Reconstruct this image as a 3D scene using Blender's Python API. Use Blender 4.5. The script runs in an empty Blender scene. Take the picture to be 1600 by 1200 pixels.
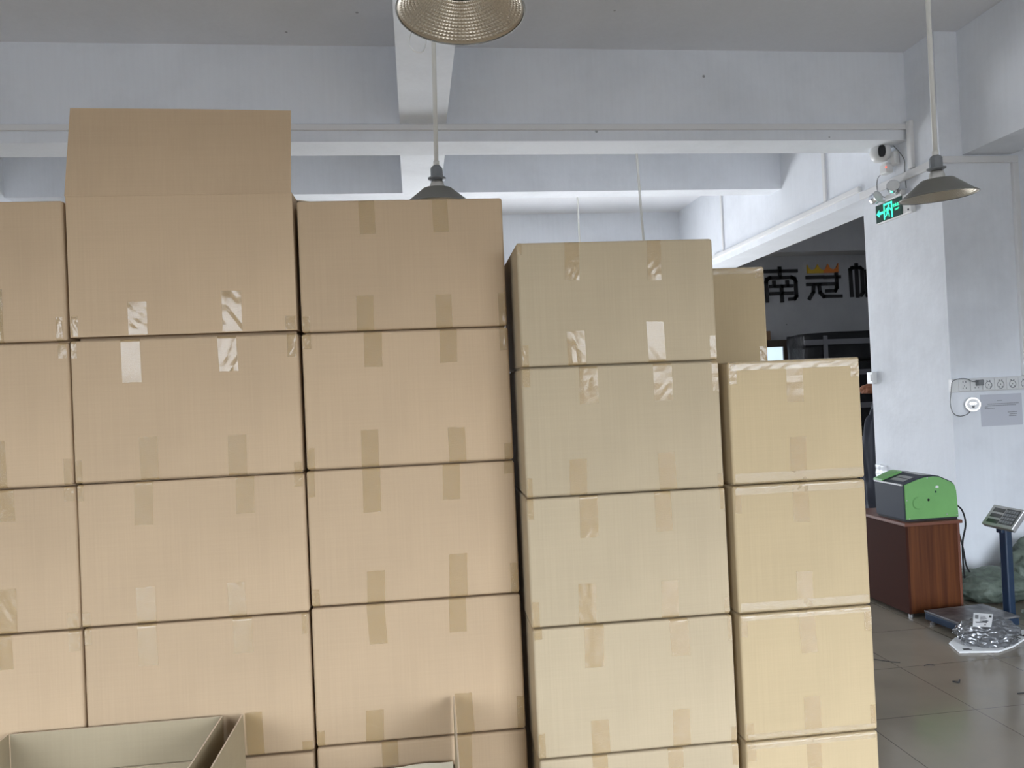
import bpy, bmesh, math, random
from mathutils import Vector, Matrix, noise
random.seed(7)
R_ = math.radians
scene = bpy.context.scene
col = scene.collection

# ------------------------------------------------------------------ camera
cam_d = bpy.data.cameras.new('camera')
cam_d.sensor_fit = 'HORIZONTAL'; cam_d.sensor_width = 36.0
cam_d.lens = 36.0*1205.3/1600.0
cam_d.clip_start = 0.05
cam = bpy.data.objects.new('camera', cam_d); col.objects.link(cam)
cr = Vector((0.9913, -0.1240, -0.0443)).normalized()
cf = Vector((0.1247, 0.9921, 0.0123)).normalized()
cr = (cr - cf*cr.dot(cf)).normalized(); cu = cr.cross(cf)
m4 = Matrix((cr, cu, -cf)).transposed().to_4x4(); m4.translation = (0, 0, 1.668)
cam.matrix_world = m4
scene.camera = cam

# ------------------------------------------------------------------ view
scene.view_settings.view_transform = 'Standard'
scene.view_settings.look = 'None'
scene.view_settings.exposure = 0.55
scene.view_settings.gamma = 1.0
scene.view_settings.use_curve_mapping = False
scene.cycles.max_bounces = 8
scene.cycles.diffuse_bounces = 5
scene.cycles.caustics_reflective = False

# ------------------------------------------------------------------ sky: bright overcast above the horizon, duller paving below
SKY = 12.5
w = bpy.data.worlds.new('overcast_sky'); scene.world = w; w.use_nodes = True
nt = w.node_tree; nt.nodes.clear()
wo = nt.nodes.new('ShaderNodeOutputWorld'); bg = nt.nodes.new('ShaderNodeBackground')
tc = nt.nodes.new('ShaderNodeTexCoord'); sp = nt.nodes.new('ShaderNodeSeparateXYZ')
rp = nt.nodes.new('ShaderNodeValToRGB'); rp.color_ramp.elements[0].position = 0.495
rp.color_ramp.elements[0].color = (0.10, 0.102, 0.107, 1)
rp.color_ramp.elements[1].position = 0.515; rp.color_ramp.elements[1].color = (0.66, 0.72, 0.80, 1)
el = rp.color_ramp.elements.new(0.72); el.color = (1.15, 1.25, 1.40, 1)
mm = nt.nodes.new('ShaderNodeMath'); mm.operation = 'MULTIPLY_ADD'; mm.inputs[1].default_value = .5; mm.inputs[2].default_value = .5
nt.links.new(tc.outputs['Generated'], sp.inputs[0]); nt.links.new(sp.outputs['Z'], mm.inputs[0])
nt.links.new(mm.outputs[0], rp.inputs[0])
# ground glow towards +y is made up, added to brighten the far bay
back_glow = nt.nodes.new('ShaderNodeMapRange'); back_glow.inputs[1].default_value = -.05; back_glow.inputs[2].default_value = .05
low = nt.nodes.new('ShaderNodeMapRange'); low.inputs[1].default_value = .02; low.inputs[2].default_value = -.02
both = nt.nodes.new('ShaderNodeMath'); both.operation = 'MULTIPLY'
mxw = nt.nodes.new('ShaderNodeMix'); mxw.data_type = 'RGBA'; mxw.inputs[7].default_value = (0.72, 0.74, 0.77, 1)
nt.links.new(sp.outputs['Y'], back_glow.inputs[0]); nt.links.new(sp.outputs['Z'], low.inputs[0])
nt.links.new(back_glow.outputs[0], both.inputs[0]); nt.links.new(low.outputs[0], both.inputs[1]); nt.links.new(both.outputs[0], mxw.inputs[0])
nt.links.new(rp.outputs[0], mxw.inputs[6]); nt.links.new(mxw.outputs[2], bg.inputs[0])
bg.inputs[1].default_value = SKY
nt.links.new(bg.outputs[0], wo.inputs[0])

# openings the daylight comes through: (x0, x1, y0, y1, z0, z1)
DOORS = [(-4.2, -1.8, -2.8, -2.8, 0.0, 2.75), (1.5, 4.9, -2.8, -2.8, 0.0, 2.75)]
BACKWIN = [(-0.8, 1.4, 11.9, 11.9, 0.3, 2.5), (1.7, 4.1, 11.9, 11.9, 0.3, 2.5)]
ADDED_SIDEWIN = [(-7.0, -7.0, 3.4, 5.7, 2.6, 4.3), (7.2, 7.2, 2.9, 5.5, 0.4, 4.2)]  # unseen windows, added to light the front beam and pier
def portal(a, facing):
    x0, x1, y0, y1, z0, z1 = a
    l = bpy.data.lights.new('daylight_portal', 'AREA'); l.shape = 'RECTANGLE'
    l.size = max(x1-x0, y1-y0); l.size_y = z1-z0; l.cycles.is_portal = True
    o = bpy.data.objects.new('daylight_portal', l); col.objects.link(o)
    o.location = ((x0+x1)/2, (y0+y1)/2, (z0+z1)/2)
    o.rotation_euler = (R_(90), 0, {'y': 0, '-y': R_(180), 'x': R_(-90), '-x': R_(90)}[facing])   # area lights shine along -Z
for a in DOORS: portal(a, 'y')
for a in BACKWIN: portal(a, '-y')
portal(ADDED_SIDEWIN[0], 'x'); portal(ADDED_SIDEWIN[1], '-x')

# ------------------------------------------------------------------ helpers
def tag(o, label=None, cat=None, group=None, kind=None):
    if label: o['label'] = label
    if cat: o['category'] = cat
    if group: o['group'] = group
    if kind: o['kind'] = kind
    return o
def empty(name, loc, rz=0.0, label=None, cat=None, group=None):
    o = bpy.data.objects.new(name, None); col.objects.link(o)
    o.location = loc; o.rotation_euler = (0, 0, rz); o.empty_display_size = .1
    return tag(o, label, cat, group)
def link(name, bm, mat, parent=None, loc=None, smooth=False):
    me = bpy.data.meshes.new(name)
    bmesh.ops.recalc_face_normals(bm, faces=bm.faces[:])
    if smooth:
        for f in bm.faces: f.smooth = True
    bm.to_mesh(me); bm.free()
    o = bpy.data.objects.new(name, me); col.objects.link(o)
    if mat is not None:
        for m_ in (mat if isinstance(mat, (list, tuple)) else [mat]): me.materials.append(m_)
    if parent is not None: o.parent = parent
    if loc is not None: o.location = loc
    return o
def B(): return bmesh.new()
def box(bm, x0, x1, y0, y1, z0, z1, mi=0, M=None):
    vs = [bm.verts.new((x, y, z)) for z in (z0, z1) for y in (y0, y1) for x in (x0, x1)]
    if M is not None:
        for v in vs: v.co = M @ v.co
    fs = [(0, 1, 3, 2), (4, 6, 7, 5), (0, 4, 5, 1), (2, 3, 7, 6), (0, 2, 6, 4), (1, 5, 7, 3)]
    out = [bm.faces.new([vs[i] for i in f]) for f in fs]
    for f in out: f.material_index = mi
    return out
def bevel(bm, w_, seg=2):
    bmesh.ops.bevel(bm, geom=bm.edges[:], offset=w_, segments=seg, profile=.5, affect='EDGES', clamp_overlap=True)
    return bm
def bbox(x0, x1, y0, y1, z0, z1, bv=0.0, seg=2):
    bm = B(); box(bm, x0, x1, y0, y1, z0, z1)
    if bv: bevel(bm, bv, seg)
    return bm
def lathe(bm, prof, n=48, c=(0, 0, 0), M=None):
    rings = []
    for r, z in prof:
        ring = []
        if r < 1e-6:
            v = bm.verts.new((c[0], c[1], c[2]+z)); ring = [v]*n
        else:
            ring = [bm.verts.new((c[0]+r*math.cos(2*math.pi*i/n), c[1]+r*math.sin(2*math.pi*i/n), c[2]+z)) for i in range(n)]
        rings.append(ring)
    for a, b in zip(rings, rings[1:]):
        for i in range(n):
            q = [a[i], a[(i+1) % n], b[(i+1) % n], b[i]]
            u = []
            for v in q:
                if v not in u: u.append(v)
            if len(u) > 2:
                try: bm.faces.new(u)
                except ValueError: pass
    if M is not None:
        done = set()
        for ring in rings:
            for v in ring:
                if v not in done: v.co = M @ v.co; done.add(v)
    return bm
def tube(bm, pts, r, n=10, cap=True):
    pts = [Vector(p) for p in pts]; rings = []
    for i, p in enumerate(pts):
        t = (pts[min(i+1, len(pts)-1)]-pts[max(i-1, 0)]).normalized()
        a = Vector((0, 0, 1)) if abs(t.z) < .9 else Vector((1, 0, 0))
        u = t.cross(a).normalized(); v = t.cross(u)
        rings.append([bm.verts.new(p+u*r*math.cos(2*math.pi*k/n)+v*r*math.sin(2*math.pi*k/n)) for k in range(n)])
    for a, b in zip(rings, rings[1:]):
        for k in range(n): bm.faces.new((a[k], a[(k+1) % n], b[(k+1) % n], b[k]))
    if cap: bm.faces.new(rings[0]); bm.faces.new(rings[-1])
    return bm
def spline(pts, k=8):
    P = [Vector(p) for p in pts]; out = []
    P = [P[0]*2-P[1]]+P+[P[-1]*2-P[-2]]
    for i in range(1, len(P)-2):
        for j in range(k):
            t = j/k; a, b, c, d = P[i-1:i+3]
            out.append(.5*((2*b)+(c-a)*t+(2*a-5*b+4*c-d)*t*t+(3*b-a-3*c+d)*t**3))
    out.append(P[-2]); return out
def prism(bm, poly, axis, a0, a1, mi=0):
    # poly: 2D points; axis 'y': (x, z) extruded in y; 'x': (y, z) in x; 'z': (x, y) in z
    def mk(p, a): return {'y': (p[0], a, p[1]), 'x': (a, p[0], p[1]), 'z': (p[0], p[1], a)}[axis]
    A = [bm.verts.new(mk(p, a0)) for p in poly]; C = [bm.verts.new(mk(p, a1)) for p in poly]
    n = len(poly); fs = [bm.faces.new(A), bm.faces.new(C[::-1])]
    for i in range(n): fs.append(bm.faces.new((A[i], A[(i+1) % n], C[(i+1) % n], C[i])))
    for f in fs: f.material_index = mi
    return bm
def strokes(bm, lines, wd, d0, d1, to3):
    # thick flat strokes; lines of 2D points, to3(u, v, d) -> 3D
    for ln in lines:
        for (a, b) in zip(ln, ln[1:]):
            a = Vector(a); b = Vector(b); t = (b-a).normalized(); n_ = Vector((-t.y, t.x))*wd/2; e = t*wd*.45
            q = [a-e-n_, b+e-n_, b+e+n_, a-e+n_]
            lo = [bm.verts.new(to3(p.x, p.y, d0)) for p in q]; hi = [bm.verts.new(to3(p.x, p.y, d1)) for p in q]
            bm.faces.new(hi); bm.faces.new(lo[::-1])
            for i in range(4): bm.faces.new((lo[i], lo[(i+1) % 4], hi[(i+1) % 4], hi[i]))
def text_mesh(body, size, ext=.001):
    c = bpy.data.curves.new('t', 'FONT'); c.body = body; c.size = size; c.extrude = ext; c.align_x = 'CENTER'; c.align_y = 'CENTER'
    o = bpy.data.objects.new('t', c); col.objects.link(o)
    bpy.context.view_layer.update()
    me = bpy.data.meshes.new_from_object(o.evaluated_get(bpy.context.evaluated_depsgraph_get()))
    bpy.data.objects.remove(o); bm = B(); bm.from_mesh(me); bpy.data.meshes.remove(me); return bm

# ------------------------------------------------------------------ materials
def mat(name, base, rough=.6, metal=0.0, spec=.5, emit=None, es=0.0):
    m = bpy.data.materials.new(name); m.use_nodes = True
    b = m.node_tree.nodes['Principled BSDF']
    b.inputs['Base Color'].default_value = (*base, 1); b.inputs['Roughness'].default_value = rough
    b.inputs['Metallic'].default_value = metal; b.inputs['Specular IOR Level'].default_value = spec
    if emit: b.inputs['Emission Color'].default_value = (*emit, 1); b.inputs['Emission Strength'].default_value = es
    return m
def nodes(m): return m.node_tree.nodes, m.node_tree.links, m.node_tree.nodes['Principled BSDF']
def add_noise_color(m, c1, c2, scale, detail=6, rough=.6, stretch=(1, 1, 1), lo=.35, hi=.65, coord='Object'):
    N, L, b = nodes(m)
    t = N.new('ShaderNodeTexCoord'); mp = N.new('ShaderNodeMapping'); mp.inputs['Scale'].default_value = stretch
    n_ = N.new('ShaderNodeTexNoise'); n_.inputs['Scale'].default_value = scale; n_.inputs['Detail'].default_value = detail; n_.inputs['Roughness'].default_value = rough
    r = N.new('ShaderNodeValToRGB'); r.color_ramp.elements[0].position = lo; r.color_ramp.elements[1].position = hi
    r.color_ramp.elements[0].color = (*c1, 1); r.color_ramp.elements[1].color = (*c2, 1)
    L.new(t.outputs[coord], mp.inputs[0]); L.new(mp.outputs[0], n_.inputs['Vector']); L.new(n_.outputs['Fac'], r.inputs[0]); L.new(r.outputs[0], b.inputs['Base Color'])
    return t, mp, n_, r
def add_bump(m, scale, strength, dist=.01, stretch=(1, 1, 1), kind='noise', detail=4, coord='Object'):
    N, L, b = nodes(m)
    t = N.new('ShaderNodeTexCoord'); mp = N.new('ShaderNodeMapping'); mp.inputs['Scale'].default_value = stretch
    if kind == 'noise':
        n_ = N.new('ShaderNodeTexNoise'); n_.inputs['Detail'].default_value = detail; out = n_.outputs['Fac']
    elif kind == 'voronoi':
        n_ = N.new('ShaderNodeTexVoronoi'); out = n_.outputs['Distance']
    n_.inputs['Scale'].default_value = scale
    bp = N.new('ShaderNodeBump'); bp.inputs['Strength'].default_value = strength; bp.inputs['Distance'].default_value = dist
    L.new(t.outputs[coord], mp.inputs[0]); L.new(mp.outputs[0], n_.inputs['Vector']); L.new(out, bp.inputs['Height'])
    if b.inputs['Normal'].is_linked: L.new(b.inputs['Normal'].links[0].from_socket, bp.inputs['Normal'])
    L.new(bp.outputs[0], b.inputs['Normal'])
    return n_

def plaster(name, c, dirt=.86, stains=False):
    m = mat(name, c, .85, spec=.25)
    t, mp, n_, r = add_noise_color(m, tuple(v*dirt for v in c), c, 1.3, 8, .62, lo=.28, hi=.55)
    N, L, b = nodes(m)
    # vertical brush streaks
    n2 = N.new('ShaderNodeTexNoise'); mp2 = N.new('ShaderNodeMapping'); mp2.inputs['Scale'].default_value = (22, 22, 1.2)
    L.new(t.outputs['Object'], mp2.inputs[0]); L.new(mp2.outputs[0], n2.inputs['Vector']); n2.inputs['Scale'].default_value = 1.6; n2.inputs['Detail'].default_value = 3
    mr = N.new('ShaderNodeMapRange'); mr.inputs[1].default_value = .3; mr.inputs[2].default_value = .7; mr.inputs[3].default_value = .975; mr.inputs[4].default_value = 1.0
    L.new(n2.outputs['Fac'], mr.inputs[0])
    mx = N.new('ShaderNodeMix'); mx.data_type = 'RGBA'; mx.blend_type = 'MULTIPLY'; mx.inputs[0].default_value = 1
    L.new(r.outputs[0], mx.inputs[6]); L.new(mr.outputs[0], mx.inputs[7])
    # small dark specks and nail holes
    v = N.new('ShaderNodeTexVoronoi'); v.inputs['Scale'].default_value = 2.1; L.new(t.outputs['Object'], v.inputs['Vector'])
    m2 = N.new('ShaderNodeMapRange'); m2.inputs[1].default_value = .018; m2.inputs[2].default_value = .03; m2.inputs[3].default_value = .45; m2.inputs[4].default_value = 1.0
    L.new(v.outputs['Distance'], m2.inputs[0])
    m3 = N.new('ShaderNodeMix'); m3.data_type = 'RGBA'; m3.blend_type = 'MULTIPLY'; m3.inputs[0].default_value = 1
    L.new(mx.outputs[2], m3.inputs[6]); L.new(m2.outputs[0], m3.inputs[7]); L.new(m3.outputs[2], b.inputs['Base Color'])
    add_bump(m, 14, .25, .01)
    return m
M = {}
M['wall'] = plaster('white_paint', (.85, .88, .925))
M['wallw'] = plaster('white_beam_paint', (.85, .88, .925), .9)
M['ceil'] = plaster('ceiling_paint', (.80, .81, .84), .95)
M['dark'] = plaster('back_room_shade', (.37, .375, .39), .9)  # wall colour darkened to deepen the back room's shade
M['trunk'] = mat('white_plastic_trunking', (.80, .80, .80), .45)
def tiles():
    m = mat('floor_tile', (.40, .36, .29), .12, spec=.5)
    N, L, b = nodes(m)
    t = N.new('ShaderNodeTexCoord'); mp = N.new('ShaderNodeMapping'); mp.inputs['Rotation'].default_value = (0, 0, R_(0)); mp.inputs['Location'].default_value = (.31, .06, 0)
    br = N.new('ShaderNodeTexBrick'); br.offset = 0; br.inputs['Scale'].default_value = 1.0
    br.inputs['Brick Width'].default_value = .6; br.inputs['Row Height'].default_value = .6; br.inputs['Mortar Size'].default_value = .0025; br.inputs['Mortar Smooth'].default_value = .2
    br.inputs['Color1'].default_value = (.27, .235, .185, 1); br.inputs['Color2'].default_value = (.258, .225, .177, 1); br.inputs['Mortar'].default_value = (.10, .09, .07, 1)
    n_ = N.new('ShaderNodeTexNoise'); n_.inputs['Scale'].default_value = 3; n_.inputs['Detail'].default_value = 8
    mr = N.new('ShaderNodeMapRange'); mr.inputs[1].default_value = .3; mr.inputs[2].default_value = .7; mr.inputs[3].default_value = .86; mr.inputs[4].default_value = 1.0
    mx = N.new('ShaderNodeMix'); mx.data_type = 'RGBA'; mx.blend_type = 'MULTIPLY'; mx.inputs[0].default_value = 1
    L.new(t.outputs['Object'], mp.inputs[0]); L.new(mp.outputs[0], br.inputs['Vector']); L.new(t.outputs['Object'], n_.inputs['Vector']); L.new(n_.outputs['Fac'], mr.inputs[0])
    L.new(br.outputs['Color'], mx.inputs[6]); L.new(mr.outputs[0], mx.inputs[7]); L.new(mx.outputs[2], b.inputs['Base Color'])
    m2 = N.new('ShaderNodeMapRange'); m2.inputs[1].default_value = .35; m2.inputs[2].default_value = .7; m2.inputs[3].default_value = .10; m2.inputs[4].default_value = .24
    L.new(n_.outputs['Fac'], m2.inputs[0]); L.new(m2.outputs[0], b.inputs['Roughness'])
    return m
M['floor'] = tiles()
def cardboard(name, c):
    m = mat(name, c, .78, spec=.25)
    N, L, b = nodes(m)
    t = N.new('ShaderNodeTexCoord'); oi = N.new('ShaderNodeObjectInfo')
    n1 = N.new('ShaderNodeTexNoise'); n1.inputs['Scale'].default_value = 2.2; n1.inputs['Detail'].default_value = 4
    L.new(t.outputs['Object'], n1.inputs['Vector'])
    # fluting shows faintly as upright lines, paper fibre as level ones
    def lines(sc, lo):
        mp = N.new('ShaderNodeMapping'); mp.inputs['Scale'].default_value = sc
        n2 = N.new('ShaderNodeTexNoise'); n2.inputs['Scale'].default_value = 1.0; n2.inputs['Detail'].default_value = 2
        mr = N.new('ShaderNodeMapRange'); mr.inputs[1].default_value = .3; mr.inputs[2].default_value = .7; mr.inputs[3].default_value = lo; mr.inputs[4].default_value = 1.0
        L.new(t.outputs['Object'], mp.inputs[0]); L.new(mp.outputs[0], n2.inputs['Vector']); L.new(n2.outputs['Fac'], mr.inputs[0]); return mr
    a = lines((150, 150, 2.5), .965); c2 = lines((3, 3, 220), .97)
    mr = N.new('ShaderNodeMapRange'); mr.inputs[1].default_value = .3; mr.inputs[2].default_value = .7; mr.inputs[3].default_value = .93; mr.inputs[4].default_value = 1.03
    L.new(n1.outputs['Fac'], mr.inputs[0])
    rr = N.new('ShaderNodeMapRange'); rr.inputs[3].default_value = .95; rr.inputs[4].default_value = 1.05; L.new(oi.outputs['Random'], rr.inputs[0])
    prev = None
    q = N.new('ShaderNodeMath'); q.operation = 'MULTIPLY'; L.new(a.outputs[0], q.inputs[0]); L.new(c2.outputs[0], q.inputs[1])
    q2 = N.new('ShaderNodeMath'); q2.operation = 'MULTIPLY'; L.new(q.outputs[0], q2.inputs[0]); L.new(mr.outputs[0], q2.inputs[1])
    q3 = N.new('ShaderNodeMath'); q3.operation = 'MULTIPLY'; L.new(q2.outputs[0], q3.inputs[0]); L.new(rr.outputs[0], q3.inputs[1])
    mx = N.new('ShaderNodeMix'); mx.data_type = 'RGBA'; mx.blend_type = 'MULTIPLY'; mx.inputs[0].default_value = 1
    mx.inputs[6].default_value = (*c, 1); L.new(q3.outputs[0], mx.inputs[7]); L.new(mx.outputs[2], b.inputs['Base Color'])
    add_bump(m, 1.0, .18, .0015, (160, 160, 3)); add_bump(m, 3.0, .12, .02, detail=1)
    return m
M['brown'] = cardboard('brown_cardboard', (.53, .390, .250))
M['yellow'] = cardboard('pale_yellow_cardboard', (.485, .393, .262))
M['tan'] = cardboard('tan_cardboard', (.51, .397, .238))
M['kraft'] = cardboard('kraft_inside', (.41, .34, .225))
M['edge'] = mat('cut_cardboard_edge', (.66, .56, .43), .8)
M['linerp'] = cardboard('cream_liner', (.78, .72, .56))
def tape(name, c, al, bs=.75, rough=.13):
    m = mat(name, c, rough, spec=.75)
    N, L, b = nodes(m); b.inputs['Alpha'].default_value = al
    b.inputs['Coat Weight'].default_value = 1.0; b.inputs['Coat Roughness'].default_value = .08
    oi = N.new('ShaderNodeObjectInfo'); mr = N.new('ShaderNodeMapRange'); mr.inputs[3].default_value = rough*.5; mr.inputs[4].default_value = rough*1.2
    L.new(oi.outputs['Random'], mr.inputs[0]); L.new(mr.outputs[0], b.inputs['Roughness'])
    add_bump(m, 1.0, bs, .004, (90, 90, 300), detail=5)
    add_bump(m, 40.0, .25, .006, detail=2)
    return m
M['tape'] = tape('clear_yellow_tape', (.54, .375, .165), .52)
M['tapec'] = tape('crinkled_tape', (.58, .45, .26), .5, .5)
M['alu'] = mat('spun_aluminium', (.66, .64, .60), .32, 1.0)
M['aluout'] = mat('dull_aluminium', (.27, .265, .24), .45, .8)
M['reflect'] = mat('facetted_reflector', (.66, .60, .50), .38, .85)
M['greyp'] = mat('grey_plastic', (.20, .21, .22), .5)
M['rod'] = mat('cream_painted_rod', (.72, .71, .66), .45)
M['white'] = mat('white_plastic', (.78, .79, .79), .4)
M['black'] = mat('black_gloss_plastic', (.012, .012, .014), .25)
M['blackm'] = mat('black_rubber', (.02, .02, .022), .6)
M['chrome'] = mat('chromed_reflector', (.85, .88, .925), .12, 1.0)
M['exitbg'] = mat('dark_green_panel', (.004, .045, .03), .35)
M['exitgl'] = mat('glowing_green', (.02, .5, .3), .5, emit=(.05, 1.0, .52), es=1.1)
M['ringgl'] = mat('glowing_white_ring', (.9, .9, .9), .5, emit=(.95, .93, 1.0), es=1.6)
M['redled'] = mat('red_led', (.6, .05, .03), .5, emit=(1, .15, .08), es=1.0)
M['navy'] = mat('navy_painted_steel', (.012, .028, .06), .35)
M['slate'] = mat('slate_painted_steel', (.04, .048, .066), .55, spec=.3)
M['green'] = mat('green_painted_steel', (.155, .375, .10), .38)
add_noise_color(M['green'], (.17, .40, .13), (.19, .44, .145), 6)
M['steel'] = mat('brushed_steel', (.42, .42, .42), .38, .8)
M['lcd'] = mat('lcd_window', (.035, .04, .04), .15)
M['deck'] = mat('worn_steel_deck', (.22, .22, .225), .4, .6)
add_noise_color(M['deck'], (.10, .10, .11), (.30, .30, .30), 9, 8)
def wood():
    m = mat('red_wood_veneer', (.22, .07, .02), .45, spec=.3)
    t, mp, n_, r = add_noise_color(m, (.065, .017, .005), (.135, .043, .012), 1.0, 5, .6, stretch=(38, 38, 1.1), lo=.3, hi=.7)
    return m
M['wood'] = wood()
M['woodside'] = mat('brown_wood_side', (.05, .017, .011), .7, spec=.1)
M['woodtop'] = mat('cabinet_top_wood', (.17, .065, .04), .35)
M['frame'] = mat('dark_wood_frame', (.045, .03, .02), .5)
M['oldwood'] = mat('raw_wood_block', (.16, .09, .045), .7)
M['pane'] = mat('daylit_pane', (.6, .7, .8), .3, emit=(.62, .78, .92), es=.75)
M['blackbag'] = mat('black_plastic_wrap', (.006, .006, .007), .45, spec=.25)
add_bump(M['blackbag'], 5, .6, .05)
M['greytape'] = mat('grey_packing_tape', (.10, .10, .11), .35)
M['ink'] = mat('matt_black_lettering', (.008, .008, .009), .7)
M['gold'] = mat('yellow_crown_face', (.55, .35, .02), .5)
M['orange'] = mat('orange_crown_face', (.60, .17, .02), .5)
M['sack'] = mat('green_woven_sack', (.12, .145, .125), .6)
add_noise_color(M['sack'], (.07, .095, .075), (.15, .185, .15), 9, 6); add_bump(M['sack'], 9, .7, .04, detail=6)
M['silver'] = mat('silver_grey_poly_bag', (.20, .205, .215), .22, .6)
add_bump(M['silver'], 9, .6, .03, detail=3)
M['paper'] = mat('white_paper', (.78, .79, .80), .6)
M['notice'] = mat('grey_notice_paper', (.60, .62, .68), .55)
M['film'] = tape('clear_film', (.7, .72, .74), .35, .4)
M['cloth'] = mat('dark_cloth', (.03, .033, .045), .9); M['rust'] = mat('rust_cloth', (.20, .075, .035), .9)

# front-face corners of every carton: left, right, bottom, top (metres along the wall of stacks); tape strips: left, right, on top edge?, length
BOX={0:[[-1.9179,-1.1979,1.9043,2.3803],[-1.9156,-1.1956,1.4235,1.9043],[-1.9093,-1.1893,0.9449,1.4235],[-1.9077,-1.1877,0.4725,0.9449],[-1.9077,-1.1877,0.0,0.4725]],1:[[-1.1874,-0.4474,1.9077,2.3942],[-1.1905,-0.4461,1.4264,1.9077],[-1.1863,-0.4438,0.948,1.4264],[-1.1811,-0.4469,0.4745,0.948],[-1.1806,-0.4501,0.0,0.4745]],2:[[-0.4329,0.2801,1.9036,2.365],[-0.4344,0.2816,1.4307,1.9036],[-0.4372,0.2821,0.9607,1.4307],[-0.4391,0.2825,0.4847,0.9607],[-0.439,0.2838,0.0,0.4847]],3:[[0.3063,0.9884,1.7483,2.1731],[0.3032,0.9899,1.3109,1.7483],[0.302,0.9934,0.8743,1.3109],[0.3049,0.9969,0.4368,0.8743],[0.3079,0.9997,0.0,0.4368]],4:[[1.0222,1.5039,1.3133,1.7428],[1.0189,1.5017,0.8701,1.3133],[1.0216,1.5039,0.4319,0.8701],[1.0239,1.5055,0.0,0.4319]]}
TAPE={
(0,0):[(0.687,0.707,0,0.08),(0.484,0.522,0,0.178)],
(0,1):[(0.688,0.714,1,0.051),(0.453,0.513,0,0.157),(0.692,0.716,0,0.086)],
(0,2):[(0.468,0.528,1,0.104),(0.685,0.716,1,0.046),(0.464,0.524,0,0.148),(0.68,0.716,0,0.055)],
(0,3):[(0.444,0.504,1,0.111),(0.68,0.716,1,0.066)],
(1,0):[(0.186,0.248,0,0.12),(0.493,0.558,0,0.147),(0.004,0.025,0,0.077),(0.702,0.736,0,0.055)],
(1,1):[(0.163,0.225,1,0.145),(0.478,0.541,1,0.121),(0.004,0.022,1,0.058),(0.708,0.738,1,0.079),(0.211,0.27,0,0.145),(0.498,0.559,0,0.137),(0.004,0.025,0,0.077),(0.715,0.74,0,0.035)],
(1,2):[(0.184,0.244,1,0.144),(0.514,0.575,1,0.125),(0.004,0.023,1,0.053),(0.709,0.738,1,0.044),(0.178,0.24,0,0.12),(0.475,0.532,0,0.116),(0.004,0.03,0,0.049)],
(1,3):[(0.172,0.234,1,0.136),(0.482,0.545,1,0.118),(0.004,0.025,1,0.053),(0.71,0.73,1,0.069),(0.511,0.568,0,0.147),(0.695,0.73,0,0.034)],
(2,0):[(0.211,0.266,1,0.119),(0.466,0.52,1,0.118),(0.189,0.248,0,0.122),(0.463,0.519,0,0.116),(0.005,0.029,0,0.055),(0.684,0.709,0,0.116)],
(2,1):[(0.211,0.273,1,0.121),(0.473,0.533,1,0.116),(0.004,0.032,1,0.05),(0.685,0.71,1,0.081),(0.188,0.247,0,0.128),(0.489,0.549,0,0.122),(0.004,0.029,0,0.074),(0.684,0.712,0,0.057)],
(2,2):[(0.19,0.251,1,0.151),(0.466,0.526,1,0.123),(0.004,0.028,1,0.088),(0.682,0.715,1,0.044),(0.191,0.252,0,0.109),(0.474,0.537,0,0.15),(0.004,0.029,0,0.059),(0.689,0.715,0,0.105)],
(2,3):[(0.19,0.251,1,0.136),(0.47,0.53,1,0.115),(0.169,0.23,0,0.108),(0.48,0.54,0,0.141),(0.693,0.718,0,0.114),(0.004,0.029,0,0.053)],
(2,4):[(0.219,0.274,1,0.078),(0.474,0.529,1,0.124)],
(3,0):[(0.163,0.213,1,0.131),(0.449,0.498,1,0.139),(0.004,0.018,1,0.04),(0.158,0.221,0,0.115),(0.437,0.498,0,0.138),(0.004,0.026,0,0.072),(0.656,0.678,0,0.083)],
(3,1):[(0.197,0.261,1,0.125),(0.454,0.52,1,0.127),(0.004,0.03,1,0.061),(0.661,0.683,1,0.101),(0.15,0.209,0,0.12),(0.458,0.518,0,0.128),(0.004,0.022,0,0.065),(0.664,0.683,0,0.045)],
(3,2):[(0.18,0.243,1,0.14),(0.441,0.499,1,0.135),(0.004,0.024,1,0.068),(0.671,0.687,1,0.071),(0.162,0.223,0,0.136),(0.449,0.507,0,0.127),(0.004,0.028,0,0.086),(0.669,0.687,0,0.056)],
(3,3):[(0.174,0.24,1,0.14),(0.471,0.536,1,0.125),(0.004,0.031,1,0.033),(0.673,0.688,1,0.085),(0.184,0.245,0,0.114),(0.465,0.526,0,0.126),(0.004,0.026,0,0.085),(0.669,0.688,0,0.051)],
(3,4):[(0.18,0.232,1,0.104),(0.441,0.494,1,0.108),(0.667,0.688,1,0.074)],
(4,0):[(0.21,0.271,1,0.148),(0.004,0.032,1,0.076),(0.447,0.478,1,0.068),(0.21,0.268,0,0.154),(0.008,0.478,1,0.03),(0.004,0.477,0,0.037)],
(4,1):[(0.215,0.273,1,0.135),(0.006,0.029,1,0.094),(0.213,0.272,0,0.131),(0.004,0.479,1,0.03),(0.004,0.479,0,0.035)],
(4,2):[(0.213,0.273,1,0.146),(0.004,0.028,1,0.073),(0.451,0.478,1,0.086),(0.216,0.277,0,0.136),(0.004,0.032,0,0.062),(0.457,0.478,0,0.088),(0.004,0.478,1,0.02),(0.004,0.478,0,0.024)],
(4,3):[(0.218,0.271,1,0.172),(0.004,0.036,1,0.063),(0.004,0.478,1,0.022)],
}

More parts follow.
